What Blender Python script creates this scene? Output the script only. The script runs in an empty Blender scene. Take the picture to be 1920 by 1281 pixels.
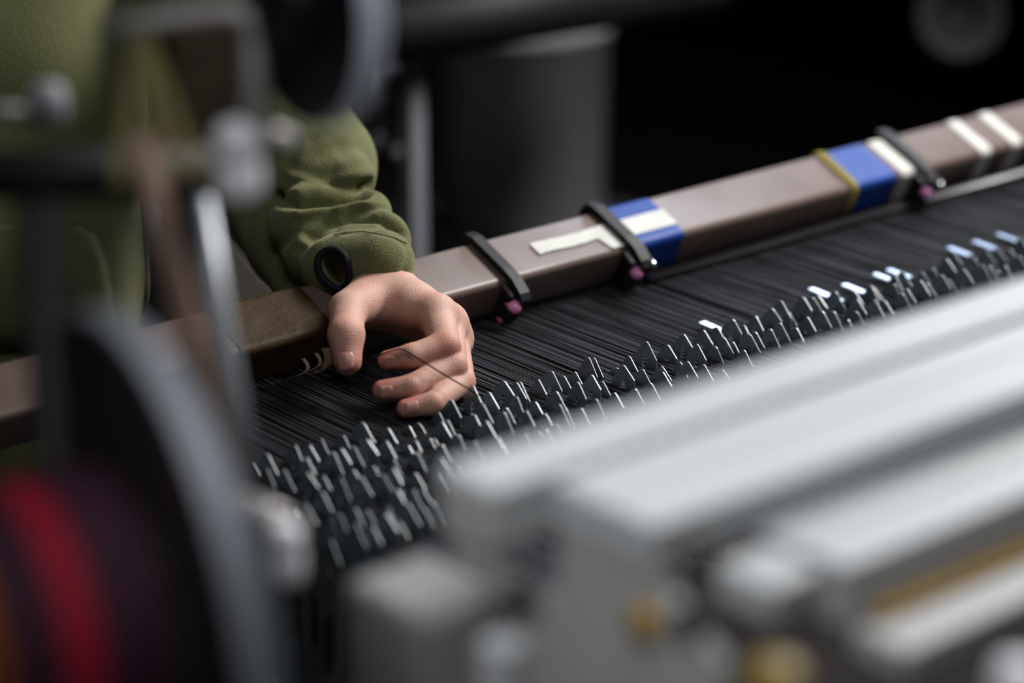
import bpy, math, random
import numpy as np
from mathutils import Vector, Matrix
random.seed(7); RS = np.random.RandomState(5)
sc = bpy.context.scene
COL = sc.collection

# ------------------------------------------------------------------ camera
FPX = 4533.0
PITCH = math.radians(19.9); YAW = math.radians(49.6)
CAM = np.array([0.0, 0.0, 1.595])
FH = np.array([math.cos(YAW), math.sin(YAW), 0.0]); Zv = np.array([0, 0, 1.0])
Rv = np.array([math.sin(YAW), -math.cos(YAW), 0.0])
Fv = FH*math.cos(PITCH) - Zv*math.sin(PITCH)
Uv = FH*math.sin(PITCH) + Zv*math.cos(PITCH)
def ray(px, py): return Fv + (px-960)/FPX*Rv - (py-640.5)/FPX*Uv
def at(px, py, d): return CAM + d*ray(px, py)
def on_z(px, py, z): r = ray(px, py); return CAM + r*((z-CAM[2])/r[2])
def on_y(px, py, y): r = ray(px, py); return CAM + r*((y-CAM[1])/r[1])
def on_x(px, py, x): r = ray(px, py); return CAM + r*((x-CAM[0])/r[0])
WZ = 1.0                                   # height of the warp sheet

cd = bpy.data.cameras.new('camera'); cam = bpy.data.objects.new('camera', cd); COL.objects.link(cam)
M = Matrix.Identity(4)
for i in range(3):
    M[i][0] = Rv[i]; M[i][1] = Uv[i]; M[i][2] = -Fv[i]; M[i][3] = CAM[i]
cam.matrix_world = M
cd.sensor_width = 36; cd.lens = FPX/1920*36; cd.clip_start = .05; cd.clip_end = 60
cd.dof.use_dof = True; cd.dof.focus_distance = 1.67; cd.dof.aperture_fstop = 2.25
cd.dof.aperture_blades = 0
sc.camera = cam
sc.view_settings.view_transform = 'Standard'; sc.view_settings.look = 'None'
sc.view_settings.gamma = 1; sc.view_settings.exposure = 0.0
sc.view_settings.use_curve_mapping = False

# ------------------------------------------------------------------ materials
def mat(name, col, rough=.5, metal=0., spec=.5, bump=None, var=None, coat=0, sss=0, trans=0, aniso=0):
    m = bpy.data.materials.new(name); m.use_nodes = True
    nt = m.node_tree; b = nt.nodes['Principled BSDF']
    b.inputs['Base Color'].default_value = (*col, 1); b.inputs['Roughness'].default_value = rough
    b.inputs['Metallic'].default_value = metal; b.inputs['Specular IOR Level'].default_value = spec
    if coat: b.inputs['Coat Weight'].default_value = coat; b.inputs['Coat Roughness'].default_value = .12
    if trans: b.inputs['Transmission Weight'].default_value = trans
    if sss:
        b.inputs['Subsurface Weight'].default_value = sss
        b.inputs['Subsurface Radius'].default_value = (1, .35, .2); b.inputs['Subsurface Scale'].default_value = .004
    tc = nt.nodes.new('ShaderNodeTexCoord')
    if var:                                # (scale, amount, other colour)
        n = nt.nodes.new('ShaderNodeTexNoise'); n.inputs['Scale'].default_value = var[0]; n.inputs['Detail'].default_value = 5
        nt.links.new(tc.outputs['Object'], n.inputs['Vector'])
        r = nt.nodes.new('ShaderNodeValToRGB'); r.color_ramp.elements[0].position = .5-var[1]; r.color_ramp.elements[1].position = .5+var[1]
        r.color_ramp.elements[0].color = (*col, 1); r.color_ramp.elements[1].color = (*var[2], 1)
        nt.links.new(n.outputs['Fac'], r.inputs['Fac']); nt.links.new(r.outputs['Color'], b.inputs['Base Color'])
    if bump:                               # (scale, strength, distance)
        n = nt.nodes.new('ShaderNodeTexNoise'); n.inputs['Scale'].default_value = bump[0]; n.inputs['Detail'].default_value = 4
        nt.links.new(tc.outputs['Object'], n.inputs['Vector'])
        k = nt.nodes.new('ShaderNodeBump'); k.inputs['Strength'].default_value = bump[1]; k.inputs['Distance'].default_value = bump[2]
        nt.links.new(n.outputs['Fac'], k.inputs['Height']); nt.links.new(k.outputs['Normal'], b.inputs['Normal'])
    return m

MT = dict(
 steel = mat('galvanised_steel', (.20,.245,.275), .34, .5, var=(60,.25,(.13,.165,.19)), bump=(300,.05,.0005)),
 edge = mat('highlit_steel_edge', (.52,.54,.54), .42, .75),  # edge faces painted brighter to carry the light they catch
 bright = mat('bright_steel', (.62,.64,.68), .16, 1.),
 dark_steel = mat('dark_steel', (.05,.052,.055), .4, .8),
 alu = mat('anodised_aluminium', (.50,.515,.53), .55, .0, .35, var=(9,.3,(.45,.465,.48))),
 alu_end = mat('cut_aluminium', (.42,.42,.42), .6, .0, var=(30,.3,(.36,.36,.36))),
 yarn = mat('black_yarn', (.024,.024,.031), .55, 0, .45, bump=(2500,.6,.0003), var=(40,.25,(.036,.037,.046))),
 beam = mat('brown_painted_steel', (.105,.067,.056), .50, 0, .5, bump=(130,.12,.0006), var=(22,.16,(.132,.090,.076)), coat=.08),
 blackp = mat('black_plastic', (.006,.006,.007), .5, 0, .25),
 matteblack = mat('matte_black_paint', (.006,.006,.008), .6, 0, .3),
 glossdark = mat('glossy_dark_steel', (.03,.026,.03), .3, .3),
 pink2 = mat('dull_pink_plastic', (.35,.06,.18), .5),
 pink = mat('pink_plastic', (.75,.28,.55), .35),
 blue = mat('blue_tape', (.007,.050,.27), .5, 0, .22, coat=.08, bump=(90,.3,.0008)),
 paper = mat('masking_tape', (.60,.60,.56), .7, bump=(150,.3,.0005), var=(70,.3,(.5,.5,.47))),
 yellowy = mat('yellow_yarn', (.5,.4,.04), .7),
 brownt = mat('shade_darkened_packing_tape', (.035,.018,.003), .6, 0, .2, coat=.0, bump=(35,.7,.004), var=(25,.1,(.04,.02,.006))),  # brown tape, base darkened to stand in for the arm's shadow
 ochre2 = mat('dark_ochre_panel', (.06,.038,.012), .6, var=(30,.2,(.02,.014,.006))),
 dimring = mat('dim_ring', (.02,.019,.017), .8),
 glint = mat('blued_bright_steel', (.36,.43,.55), .18, 1.),
 castgrey = mat('grey_casting', (.24,.24,.245), .6),
 oneyarn = mat('single_black_yarn', (.006,.006,.007), .8, 0, .15),
 tan = mat('tan_cord', (.36,.24,.15), .6),
 nail = mat('fingernail', (.45,.215,.17), .38, 0, .45, sss=.1),
 binding = mat('navy_binding', (.006,.007,.014), .75, 0, .3, bump=(900,.4,.0006)),
 copper = mat('brown_rod', (.44,.28,.21), .5, .2, var=(20,.2,(.14,.09,.07))),
 greyrod = mat('grey_rod', (.50,.53,.58), .4, .3),
 greyframe = mat('grey_tube', (.42,.39,.38), .45, .3),
 strap = mat('yellow_strap', (.34,.30,.11), .7, var=(30,.2,(.25,.22,.10))),
 white = mat('white_ceramic', (.80,.79,.84), .45),
 rim2 = mat('pale_rim', (.62,.66,.78), .45, .0), rim = mat('flange_rim', (.17,.185,.21), .5, .3),
 flange = mat('flange_black', (.007,.007,.009), .45, 0, .4),
 red = mat('red_yarn', (.17,.002,.012), .8, 0, .2), purple = mat('dark_purple_yarn', (.02,.004,.012), .8, 0, .2),
 orange = mat('orange_yarn', (.12,.028,.004), .8, 0, .2), gold = mat('gold_yarn', (.22,.12,.004), .8, 0, .2),
 brass = mat('brass', (.55,.34,.10), .4, .5), ochre = mat('ochre_paint', (.36,.21,.03), .5),
 yellow = mat('yellow_plastic', (.22,.14,.004), .5),
 binm = mat('grey_bin', (.20,.195,.20), .7), postm = mat('grey_post', (.22,.23,.25), .6),
 floor = mat('concrete_floor', (.035,.026,.021), .8, var=(4,.3,(.02,.016,.013)), bump=(30,.3,.002)),
 wall = mat('dark_wall', (.012,.012,.013), .9, var=(2,.3,(.008,.008,.009))),
 beige = mat('beige_card', (.27,.24,.21), .8), wrap = mat('clear_wrap', (.14,.15,.165), .4, var=(40,.2,(.18,.19,.21)), bump=(60,.8,.004)),
 lampb = mat('lamp_housing', (.6,.6,.6), .5),
)
# knitted olive fabric
def cloth_mat():
    m = mat('olive_sweatshirt', (.085,.105,.035), .9, 0, .15)
    nt = m.node_tree; b = nt.nodes['Principled BSDF']
    b.inputs['Sheen Weight'].default_value = .35; b.inputs['Sheen Roughness'].default_value = .5
    b.inputs['Sheen Tint'].default_value = (.7,.7,.48,1)
    tc = nt.nodes.new('ShaderNodeTexCoord')
    n = nt.nodes.new('ShaderNodeTexNoise'); n.inputs['Scale'].default_value = 900; n.inputs['Detail'].default_value = 3
    v = nt.nodes.new('ShaderNodeTexVoronoi'); v.inputs['Scale'].default_value = 750
    nt.links.new(tc.outputs['Object'], n.inputs['Vector']); nt.links.new(tc.outputs['Object'], v.inputs['Vector'])
    a = nt.nodes.new('ShaderNodeMath'); a.operation = 'ADD'
    nt.links.new(n.outputs['Fac'], a.inputs[0]); nt.links.new(v.outputs['Distance'], a.inputs[1])
    k = nt.nodes.new('ShaderNodeBump'); k.inputs['Strength'].default_value = .55; k.inputs['Distance'].default_value = .0007
    nt.links.new(a.outputs[0], k.inputs['Height']); nt.links.new(k.outputs['Normal'], b.inputs['Normal'])
    r = nt.nodes.new('ShaderNodeValToRGB'); r.color_ramp.elements[0].position = .3; r.color_ramp.elements[1].position = .75
    r.color_ramp.elements[0].color = (.100,.104,.042,1); r.color_ramp.elements[1].color = (.160,.164,.074,1)
    nt.links.new(n.outputs['Fac'], r.inputs['Fac']); nt.links.new(r.outputs['Color'], b.inputs['Base Color'])
    return m
MT['cloth'] = cloth_mat()
def skin_mat():
    m = mat('skin', (.5,.3,.23), .52, 0, .4, sss=.22)
    nt = m.node_tree; b = nt.nodes['Principled BSDF']
    at_ = nt.nodes.new('ShaderNodeAttribute'); at_.attribute_name = 'flush'
    tc = nt.nodes.new('ShaderNodeTexCoord')
    n = nt.nodes.new('ShaderNodeTexNoise'); n.inputs['Scale'].default_value = 110; n.inputs['Detail'].default_value = 5
    nt.links.new(tc.outputs['Object'], n.inputs['Vector'])
    s = nt.nodes.new('ShaderNodeMath'); s.operation = 'MULTIPLY_ADD'; s.inputs[1].default_value = .45; 
    nt.links.new(n.outputs['Fac'], s.inputs[0]); nt.links.new(at_.outputs['Fac'], s.inputs[2])
    r = nt.nodes.new('ShaderNodeValToRGB'); r.color_ramp.elements[0].position = .12; r.color_ramp.elements[1].position = 1.15 if False else 1.0
    r.color_ramp.elements[0].color = (.57,.345,.27,1); r.color_ramp.elements[1].color = (.46,.155,.11,1)
    nt.links.new(s.outputs[0], r.inputs['Fac']); nt.links.new(r.outputs['Color'], b.inputs['Base Color'])
    n2 = nt.nodes.new('ShaderNodeTexNoise'); n2.inputs['Scale'].default_value = 900; n2.inputs['Detail'].default_value = 6
    nt.links.new(tc.outputs['Object'], n2.inputs['Vector'])
    v = nt.nodes.new('ShaderNodeTexVoronoi'); v.inputs['Scale'].default_value = 1300
    nt.links.new(tc.outputs['Object'], v.inputs['Vector'])
    a = nt.nodes.new('ShaderNodeMath'); a.operation = 'ADD'
    nt.links.new(n2.outputs['Fac'], a.inputs[0]); nt.links.new(v.outputs['Distance'], a.inputs[1])
    k = nt.nodes.new('ShaderNodeBump'); k.inputs['Strength'].default_value = .5; k.inputs['Distance'].default_value = .0005
    nt.links.new(a.outputs[0], k.inputs['Height']); nt.links.new(k.outputs['Normal'], b.inputs['Normal'])
    return m
MT['skin'] = skin_mat()

# ------------------------------------------------------------------ object helpers
def wloc(p):
    v = np.zeros(3)
    while p is not None: v = v + np.array(p.location[:]); p = p.parent
    return v
def props(o, label=None, cat=None, group=None, kind=None):
    if label: o['label'] = label
    if cat: o['category'] = cat
    if group: o['group'] = group
    if kind: o['kind'] = kind
    return o
def thing(name, loc, label, cat, group=None):
    e = bpy.data.objects.new(name, None); COL.objects.link(e); e.location = [float(c) for c in loc]
    e.empty_display_size = .02
    return props(e, label, cat, group)
def obj(name, V, F, m, parent=None, smooth=True, bevel=0, seg=2, label=None, cat=None, group=None, kind=None):
    V = np.asarray(V, float)
    off = (wloc(parent) if parent else np.array([(V[:,0].min()+V[:,0].max())/2, (V[:,1].min()+V[:,1].max())/2, V[:,2].min()]))
    me = bpy.data.meshes.new(name); me.from_pydata((V-off).tolist(), [], F if isinstance(F, list) else F.tolist()); me.update()
    if isinstance(m, str): m = MT[m]
    me.materials.append(m)
    if smooth: me.polygons.foreach_set('use_smooth', [True]*len(me.polygons))
    o = bpy.data.objects.new(name, me); COL.objects.link(o)
    if parent: o.parent = parent
    else: o.location = off
    if bevel:
        b = o.modifiers.new('bevel', 'BEVEL'); b.width = bevel; b.segments = seg; b.limit_method = 'ANGLE'; b.angle_limit = .6
        if smooth:
            me.polygons.foreach_set('use_smooth', [True]*len(me.polygons))
            w = o.modifiers.new('wn', 'WEIGHTED_NORMAL'); w.keep_sharp = True
    return props(o, label, cat, group, kind)
class MB:
    def __init__(s): s.v = []; s.f = []
    def add(s, V, F):
        n = len(s.v); s.v += [tuple(map(float, p)) for p in V]; s.f += [tuple(int(i)+n for i in q) for q in F]; return s
    def box(s, lo, hi):
        (a,b,c),(d,e,f) = lo, hi
        return s.add([(a,b,c),(d,b,c),(d,e,c),(a,e,c),(a,b,f),(d,b,f),(d,e,f),(a,e,f)],
                     [(0,3,2,1),(4,5,6,7),(0,1,5,4),(1,2,6,5),(2,3,7,6),(3,0,4,7)])
    def prism(s, poly, x0, x1, frame=None):   # poly of (y,z) extruded along x, or in a frame (o, ex, ey, ez)
        n = len(poly); o, ex, ey, ez = frame if frame else (np.zeros(3), np.array([1.,0,0]), np.array([0,1.,0]), np.array([0,0,1.]))
        V = [o+ex*x0+ey*p[0]+ez*p[1] for p in poly]+[o+ex*x1+ey*p[0]+ez*p[1] for p in poly]
        F = [tuple(range(n))[::-1], tuple(range(n, 2*n))]+[(i,(i+1)%n,(i+1)%n+n,i+n) for i in range(n)]
        return s.add(V, F)
    def tube(s, pts, r, n=12, cap=True):
        pts = [np.asarray(p, float) for p in pts]; k = len(pts); r = [r]*k if np.isscalar(r) else r
        V = []; up = None
        for i, p in enumerate(pts):
            t = pts[min(i+1,k-1)]-pts[max(i-1,0)]; t = t/np.linalg.norm(t)
            if up is None: up = np.cross(t, [0.3,0.5,.8]); up /= np.linalg.norm(up)
            up = up-t*np.dot(up,t); up /= np.linalg.norm(up); w = np.cross(t, up)
            for j in range(n):
                a = 2*math.pi*j/n; V.append(p+r[i]*(math.cos(a)*up+math.sin(a)*w))
        F = [(i*n+j, i*n+(j+1)%n, (i+1)*n+(j+1)%n, (i+1)*n+j) for i in range(k-1) for j in range(n)]
        if cap: F += [tuple(range(n))[::-1], tuple(range((k-1)*n, k*n))]
        return s.add(V, F)
    def lathe(s, o, ax, prof, n=64):          # prof: (radius, height along ax)
        ax = np.asarray(ax, float); ax = ax/np.linalg.norm(ax); u = np.cross(ax, [0.1,.2,.97]); u /= np.linalg.norm(u); w = np.cross(ax, u)
        V = [np.asarray(o)+ax*h+r*(math.cos(2*math.pi*j/n)*u+math.sin(2*math.pi*j/n)*w) for r,h in prof for j in range(n)]
        k = len(prof)
        F = [(i*n+j, i*n+(j+1)%n, (i+1)*n+(j+1)%n, (i+1)*n+j) for i in range(k-1) for j in range(n)]
        F += [tuple(range(n))[::-1], tuple(range((k-1)*n, k*n))]
        return s.add(V, F)
    def obj(s, name, m, parent=None, **k): return obj(name, s.v, s.f, m, parent, **k)

# ------------------------------------------------------------------ signed distance modelling
class Field:
    def __init__(s, lo, hi, h):
        s.lo = np.asarray(lo, float); s.h = h
        s.n = np.ceil((np.asarray(hi)-s.lo)/h).astype(int)+1
        s.ax = [s.lo[i]+h*np.arange(s.n[i]) for i in range(3)]
        s.P = np.stack(np.meshgrid(*s.ax, indexing='ij'), -1).astype(np.float32)
def cone(P, a, b, ra, rb):
    a = np.asarray(a, np.float32); b = np.asarray(b, np.float32); ab = b-a
    pa = P-a; t = np.clip((pa@ab)/max(float(ab@ab), 1e-12), 0, 1)
    d = pa - t[...,None]*ab
    return np.sqrt((d*d).sum(-1)) - (ra+(rb-ra)*t)
def ellip(P, c, R, M=None):
    q = P-np.asarray(c, np.float32)
    if M is not None: q = q@np.asarray(M, np.float32).T
    R = np.asarray(R, np.float32); k0 = np.sqrt(((q/R)**2).sum(-1)); k1 = np.sqrt(((q/R**2)**2).sum(-1))+1e-9
    return k0*(k0-1)/k1
def smin(a, b, k):
    h = np.clip(k-np.abs(a-b), 0, None)/k
    return np.minimum(a, b)-h*h*h*k/6
def smax(a, b, k): return -smin(-a, -b, k)
def nets(D, lo, h):
    s = D < 0; nx, ny, nz = D.shape
    c = np.zeros((nx-1,ny-1,nz-1), np.int8)
    for i in (0,1):
        for j in (0,1):
            for k in (0,1): c += s[i:nx-1+i, j:ny-1+j, k:nz-1+k]
    act = (c>0)&(c<8); idx = -np.ones(act.shape, np.int64); A = np.argwhere(act); idx[act] = np.arange(len(A))
    acc = np.zeros((len(A),3)); cnt = np.zeros(len(A))
    for ax in range(3):
        o = [a for a in range(3) if a != ax]
        for u in (0,1):
            for v in (0,1):
                p = A.copy(); p[:,o[0]] += u; p[:,o[1]] += v; q = p.copy(); q[:,ax] += 1
                d0 = D[p[:,0],p[:,1],p[:,2]].astype(float); d1 = D[q[:,0],q[:,1],q[:,2]].astype(float); m = (d0<0)!=(d1<0)
                t = np.where(m, d0/np.where(m, d0-d1, 1), 0)
                pt = p.astype(float); pt[:,ax] += t; acc += pt*m[:,None]; cnt += m
    V = acc/cnt[:,None]*h+lo
    F = []
    for ax in range(3):
        o = [(ax+1)%3, (ax+2)%3]
        sl0 = [slice(None)]*3; sl1 = [slice(None)]*3; sl0[ax] = slice(0,-1); sl1[ax] = slice(1,None)
        a = s[tuple(sl0)]; b = s[tuple(sl1)]; E = np.argwhere(a != b)
        E = E[(E[:,o[0]]>0)&(E[:,o[1]]>0)&(E[:,o[0]]<D.shape[o[0]]-1)&(E[:,o[1]]<D.shape[o[1]]-1)]
        g = []
        for du, dv in ((1,1),(0,1),(0,0),(1,0)):
            q = E.copy(); q[:,o[0]] -= du; q[:,o[1]] -= dv; g.append(idx[q[:,0],q[:,1],q[:,2]])
        Q = np.stack(g, 1); ins = a[E[:,0],E[:,1],E[:,2]]; Q[~ins] = Q[~ins][:,::-1]; F.append(Q)
    return V, np.concatenate(F)

def normals(V, Q):
    N = np.zeros_like(V); a = V[Q[:,0]]; nn = np.cross(V[Q[:,1]]-a, V[Q[:,2]]-a)
    for i in range(4): np.add.at(N, Q[:,i], nn)
    return N/(np.linalg.norm(N, axis=1)[:,None]+1e-12)
# ------------------------------------------------------------------ layout from the photograph
RA = on_z(580, 828, WZ+.014); RB = on_z(1800, 487, WZ+.014)   # two peaks of the back row of drop wires
def yrow(x): return RA[1]+(x-RA[0])*(RB[1]-RA[1])/(RB[0]-RA[0])
Y_ROW = RA[1]
Y_BEAM = on_z(1174, 527, WZ+.002)[1]          # lower front edge of the back beam
def x_on_row(px, dy=0., z=WZ+.012):           # X where the column px meets the row
    n = np.cross(ray(px,0), ray(px,1281)); x = 1.
    for _ in range(12): x = -(n[1]*(yrow(x)+dy-CAM[1])+n[2]*(z-CAM[2]))/n[0]+CAM[0]
    return x

# ------------------------------------------------------------------ warp sheet
def warp(name, z0, step, x0, x1, y0, y1, r, label, amp):
    V = []; F = []; x = x0; n = 4; ys = np.linspace(y0, y1, 9)
    while x < x1:
        x += step*RS.uniform(.45, 1.6)
        ph = RS.uniform(0, 6.28, 2); dz = RS.normal(0, amp); sk = RS.normal(0, .0016); rr = r*RS.uniform(.75,1.2); b = len(V)
        for i, y in enumerate(ys):
            t = (y-y0)/(y1-y0)
            cx = x+sk*t+.0006*math.sin(ph[0]+t*5); cz = z0+dz+.0007*math.sin(ph[1]+t*4)
            for j in range(n):
                a = math.pi/4+math.pi/2*j; V.append((cx+rr*math.cos(a), y, cz+rr*math.sin(a)))
        F += [(b+i*n+j, b+(i+1)*n+j, b+(i+1)*n+(j+1)%n, b+i*n+(j+1)%n) for i in range(len(ys)-1) for j in range(n)]
    return obj(name, V, F, 'yarn', smooth=True, label=label, cat='warp yarn', kind='stuff')
XL = x_on_row(462); XR = x_on_row(1960)+.75
YF = Y_ROW-.24
warp('warp_threads', WZ, .00118, XL, XR, YF, Y_BEAM+.02, .00050, 'black warp yarns stretched side by side under the hand', .00045)
warp('lower_warp_threads', WZ-.012, .0011, XL, XR, YF, Y_BEAM+.02, .0007, 'lower layer of black warp yarns seen between the upper ones', .0010)

# ------------------------------------------------------------------ back beam with tapes and clips
AL = math.radians(23.5)
b0 = np.array([0, Y_BEAM, WZ+.004])                         # lower front edge
ef = np.array([0, math.sin(-AL)*-1*-1, math.cos(AL)])       # up the front face (towards camera side)
ef = np.array([0, -math.sin(AL), math.cos(AL)]); et = np.array([0, math.cos(AL), math.sin(AL)])
ex = np.array([1., 0, 0]); HF = .033; WT = .048
def bp(x, s, n): return np.array([x, 0, 0]) + b0 + ef*(HF+n) + et*s    # s across top face from the front edge, n out of it
def x_beam(px, s, n=0):
    p = bp(0, s, n); nn = np.cross(ray(px,0), ray(px,1281)); return -(nn[1]*(p[1]-CAM[1])+nn[2]*(p[2]-CAM[2]))/nn[0]
FR = (b0, ex, et, ef)
def rrect(w, h, r, k=5, x0=0, y0=0):
    P = []
    for cx, cy, a0 in ((w-r,h-r,0),(r,h-r,90),(r,r,180),(w-r,r,270)):
        for i in range(k+1):
            a = math.radians(a0+90*i/k); P.append((x0+cx+r*math.cos(a), y0+cy+r*math.sin(a)))
    return P
bx0, bx1 = XL-1.2, XR+.1
bm = MB().prism(rrect(WT, HF, .005, 6), bx0, bx1, FR).obj('back_beam', 'beam', smooth=False,
     label='long brown painted steel box beam lying across behind the black warp yarns', cat='beam')
for p in bm.data.polygons: p.use_smooth = len(p.vertices) == 4
def band(name, m, xa, xb, th=.0006, s0=None, s1=None, wrap=True, **k):
    """a strip of tape round the beam (wrap) or lying on its top face"""
    b = MB()
    if wrap:
        b.prism(rrect(WT+2*th, HF+2*th, .0055, 6, -th, -th), xa, xb, FR)
    else:
        b.prism([(s0, HF-.0002), (s1, HF-.0002), (s1, HF+th), (s0, HF+th)], xa, xb, FR)
    return b.obj(name, m, smooth=False, cat='tape', **k)
xa = x_beam(1200, 0); xb = x_beam(1283, 0)
band('blue_tape', 'blue', xa, xb, .0009, label='glossy blue tape round the beam with a white strip across it')
band('white_tape', 'paper', x_beam(1145, WT*.33), x_beam(1262, WT*.33), .0013, WT*.22, WT*.62, False, label='white masking tape strip stuck across the blue tape nearest the hand')
# torn strip on the beam, between first and second clip
xs0, xs1 = x_beam(1000, WT*.5), x_beam(1146, WT*.4)
tp = []
for i in range(25):
    t = i/24; tp.append((xs0+(xs1-xs0)*t, WT*(.34+.012*math.sin(t*9)+random.uniform(-.010,.010)) - (.014 if t > .8 else 0)))
for i in range(24, -1, -1):
    t = i/24; tp.append((xs0+(xs1-xs0)*t, WT*(.60+.012*math.sin(t*7+1)+random.uniform(-.010,.010))))
b = MB(); n = len(tp)
b.add([bp(x, s, .0002) for x, s in tp]+[bp(x, s, .0012) for x, s in tp], [tuple(range(n)), tuple(range(n,2*n))[::-1]]+[(i,(i+1)%n,(i+1)%n+n,i+n) for i in range(n)])
b.obj('white_tape', 'paper', smooth=False, label='torn white tape strip stuck lengthwise on the brown beam between two clips', cat='tape')
xa = x_beam(1608, 0); xb = x_beam(1683, 0)
band('blue_tape', 'blue', xa, xb, .0009, label='wide blue tape round the beam with yellow yarn at its left edge')
b = MB()
for dx, ph in ((-.002, 0), (-.0045, 1.3), (.0006, 2.2)):
    pts = [(s, n_) for s, n_ in [(-.0018, -.03), (-.0018, -.012), (-.0014, -.002), (.002, .0018), (.015, .0018), (.03, .0020), (.046, .0018), (.0505, -.002), (.051, -.02)]]
    b.tube([bp(xa+dx+.0012*math.sin(ph+i), s, n_) for i, (s, n_) in enumerate(pts)], .0009, 6)
b.obj('yellow_yarn', 'yellowy', label='yellow yarn wound round the beam at the left edge of the wide blue tape', cat='yarn')
band('white_tape', 'paper', x_beam(1700, .0)-.004, x_beam(1716, .0)+.001, .0008, label='narrow white tape wrapped round the beam left of the farthest black clip')
for px_, lb in ((1852, 'left one of two white tape bands near the right end of the beam'), (1910, 'right one of two white tape bands at the far right of the beam')):
    band('white_tape', 'paper', x_beam(px_, 0)-.0065, x_beam(px_, 0)+.0065, .0008, label=lb, group=None)
xa = x_beam(455, .0); xb = x_beam(628, .0)  # lengthened so the dark tape covers the stretch under the arm's shadow
band('packing_tape', 'brownt', xa, xb, .0012, label='crumpled brown packing tape round the beam behind the thumb, coloured darker for the arm shadow')
for (pa, pb, lb) in (((612,652),(592,700),'pale bent tape end nearest the thumb, hanging off the shaded beam'),
                 ((592,662),(580,696),'thin pale curled tape shred in the middle of three under the sleeve'),
                 ((568,672),(558,705),'thin pale curled tape shred farthest from the thumb under the sleeve')):
    y_ = bp(0, -.004, -.02)[1]; A = on_y(*pa, y_); B = on_y(*pb, y_); w = .0042 if pa[0] == 612 else .0016
    b = MB(); P = []
    for i in range(9):
        t = i/8; c = A*(1-t)+B*t+np.array([0,-.004*math.sin(t*3.1),0])+Rv*.003*math.sin(t*3.1); P.append((c-Rv*w*(1-.4*t), c+Rv*w*(1-.4*t)))
    V = [p for q in P for p in q]; V2 = [v-Fv*.0007 for v in V]; k = len(V)
    b.add(V+V2, [(2*i,2*i+1,2*i+3,2*i+2) for i in range(8)]+[(k+2*i,k+2*i+2,k+2*i+3,k+2*i+1) for i in range(8)]
          +[(2*i,2*i+2,k+2*i+2,k+2*i) for i in range(8)]+[(2*i+1,k+2*i+1,k+2*i+3,2*i+3) for i in range(8)])
    b.obj('tape_shred', 'tan', label=lb, cat='tape shred')
# clips
def clip(px, label, sc_=1.0, bolt=True):
    x = x_beam(px, 0)
    t = thing('beam_clip', bp(x, WT/2, -.01), label, 'clip', 'black clips over the brown beam')
    prof = [(.057,-.020),(.057,-.004),(.054,.0035),(.046,.0062),(.03,.0062),(.006,.0062),(-.006,.0050),(-.017,.0005),(-.0215,-.0035),
            (-.0220,-.0075),(-.0185,-.0085),(-.012,-.0040),(-.004,.0008),(.0,.0012),(.03,.0012),(.046,.0012),(.0525,-.003),(.0525,-.020)]
    b = MB(); n = len(prof); w = .0048*sc_
    V = [bp(x-w, s, h) for s, h in prof]+[bp(x+w, s, h) for s, h in prof]
    F = [(i,(i+1)%n,(i+1)%n+n,i+n) for i in range(n)]
    h_ = n//2
    for i in range(h_-1+0):
        j = n-1-i; F += [(i, j, j-1, i+1), (i+n, i+1+n, j-1+n, j+n)]
    b.add(V, F); b.obj('strap', 'blackp', t, smooth=False, bevel=.0012)
    b = MB().prism([(-.0155,-.0025),(-.002,.0005),(-.0008,-.030),(-.014,-.030)], x-.011*sc_, x+.006*sc_, (b0+ef*HF, ex, et, ef))
    b.obj('bracket', 'blackp', t, smooth=False, bevel=.002)
    c = bp(x-.0065, -.0155, -.0105)
    MB().lathe(c, -et, [(.0001,.0072),(.0028,.0066),(.0042,.0048),(.0046,.002),(.0046,-.004)], 20).obj('push_button', 'pink', t, label='pink round button')
    c = bp(x-.0100, -.0120, -.0270)
    MB().lathe(c, -et, [(.0001,.002),(.0018,.0016),(.0022,.001),(.0022,-.003)], 16).obj('lower_button', 'pink2', t, label='small pink lower button')
    if bolt:
        c = bp(x+.0085, -.0165, -.0065)
        MB().lathe(c, -et, [(.0001,.0042),(.0022,.0036),(.0034,.0022),(.0034,-.004)], 16).obj('screw_head', 'bright', t, label='shiny screw head')
clip(958, 'black plastic clip over the beam nearest the hand, with pink button', bolt=False)
clip(1186, 'black plastic clip over the beam between torn white tape and blue tape', 1.15)
clip(1728, 'farthest black clip over the beam, right of the narrow white tape', 1.1)
# lower rail hugging the beam foot
xr0 = x_beam(1205, -.01, -HF)
b = MB().prism(rrect(.009, .007, .0022, 4, -.0155, .0015), xr0, bx1, FR)
r_ = b.obj('lower_rail', 'glossdark', smooth=False, label='thin dark glossy rail running along the foot of the brown beam', cat='rail')
for p in r_.data.polygons: p.use_smooth = len(p.vertices) == 4

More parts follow.
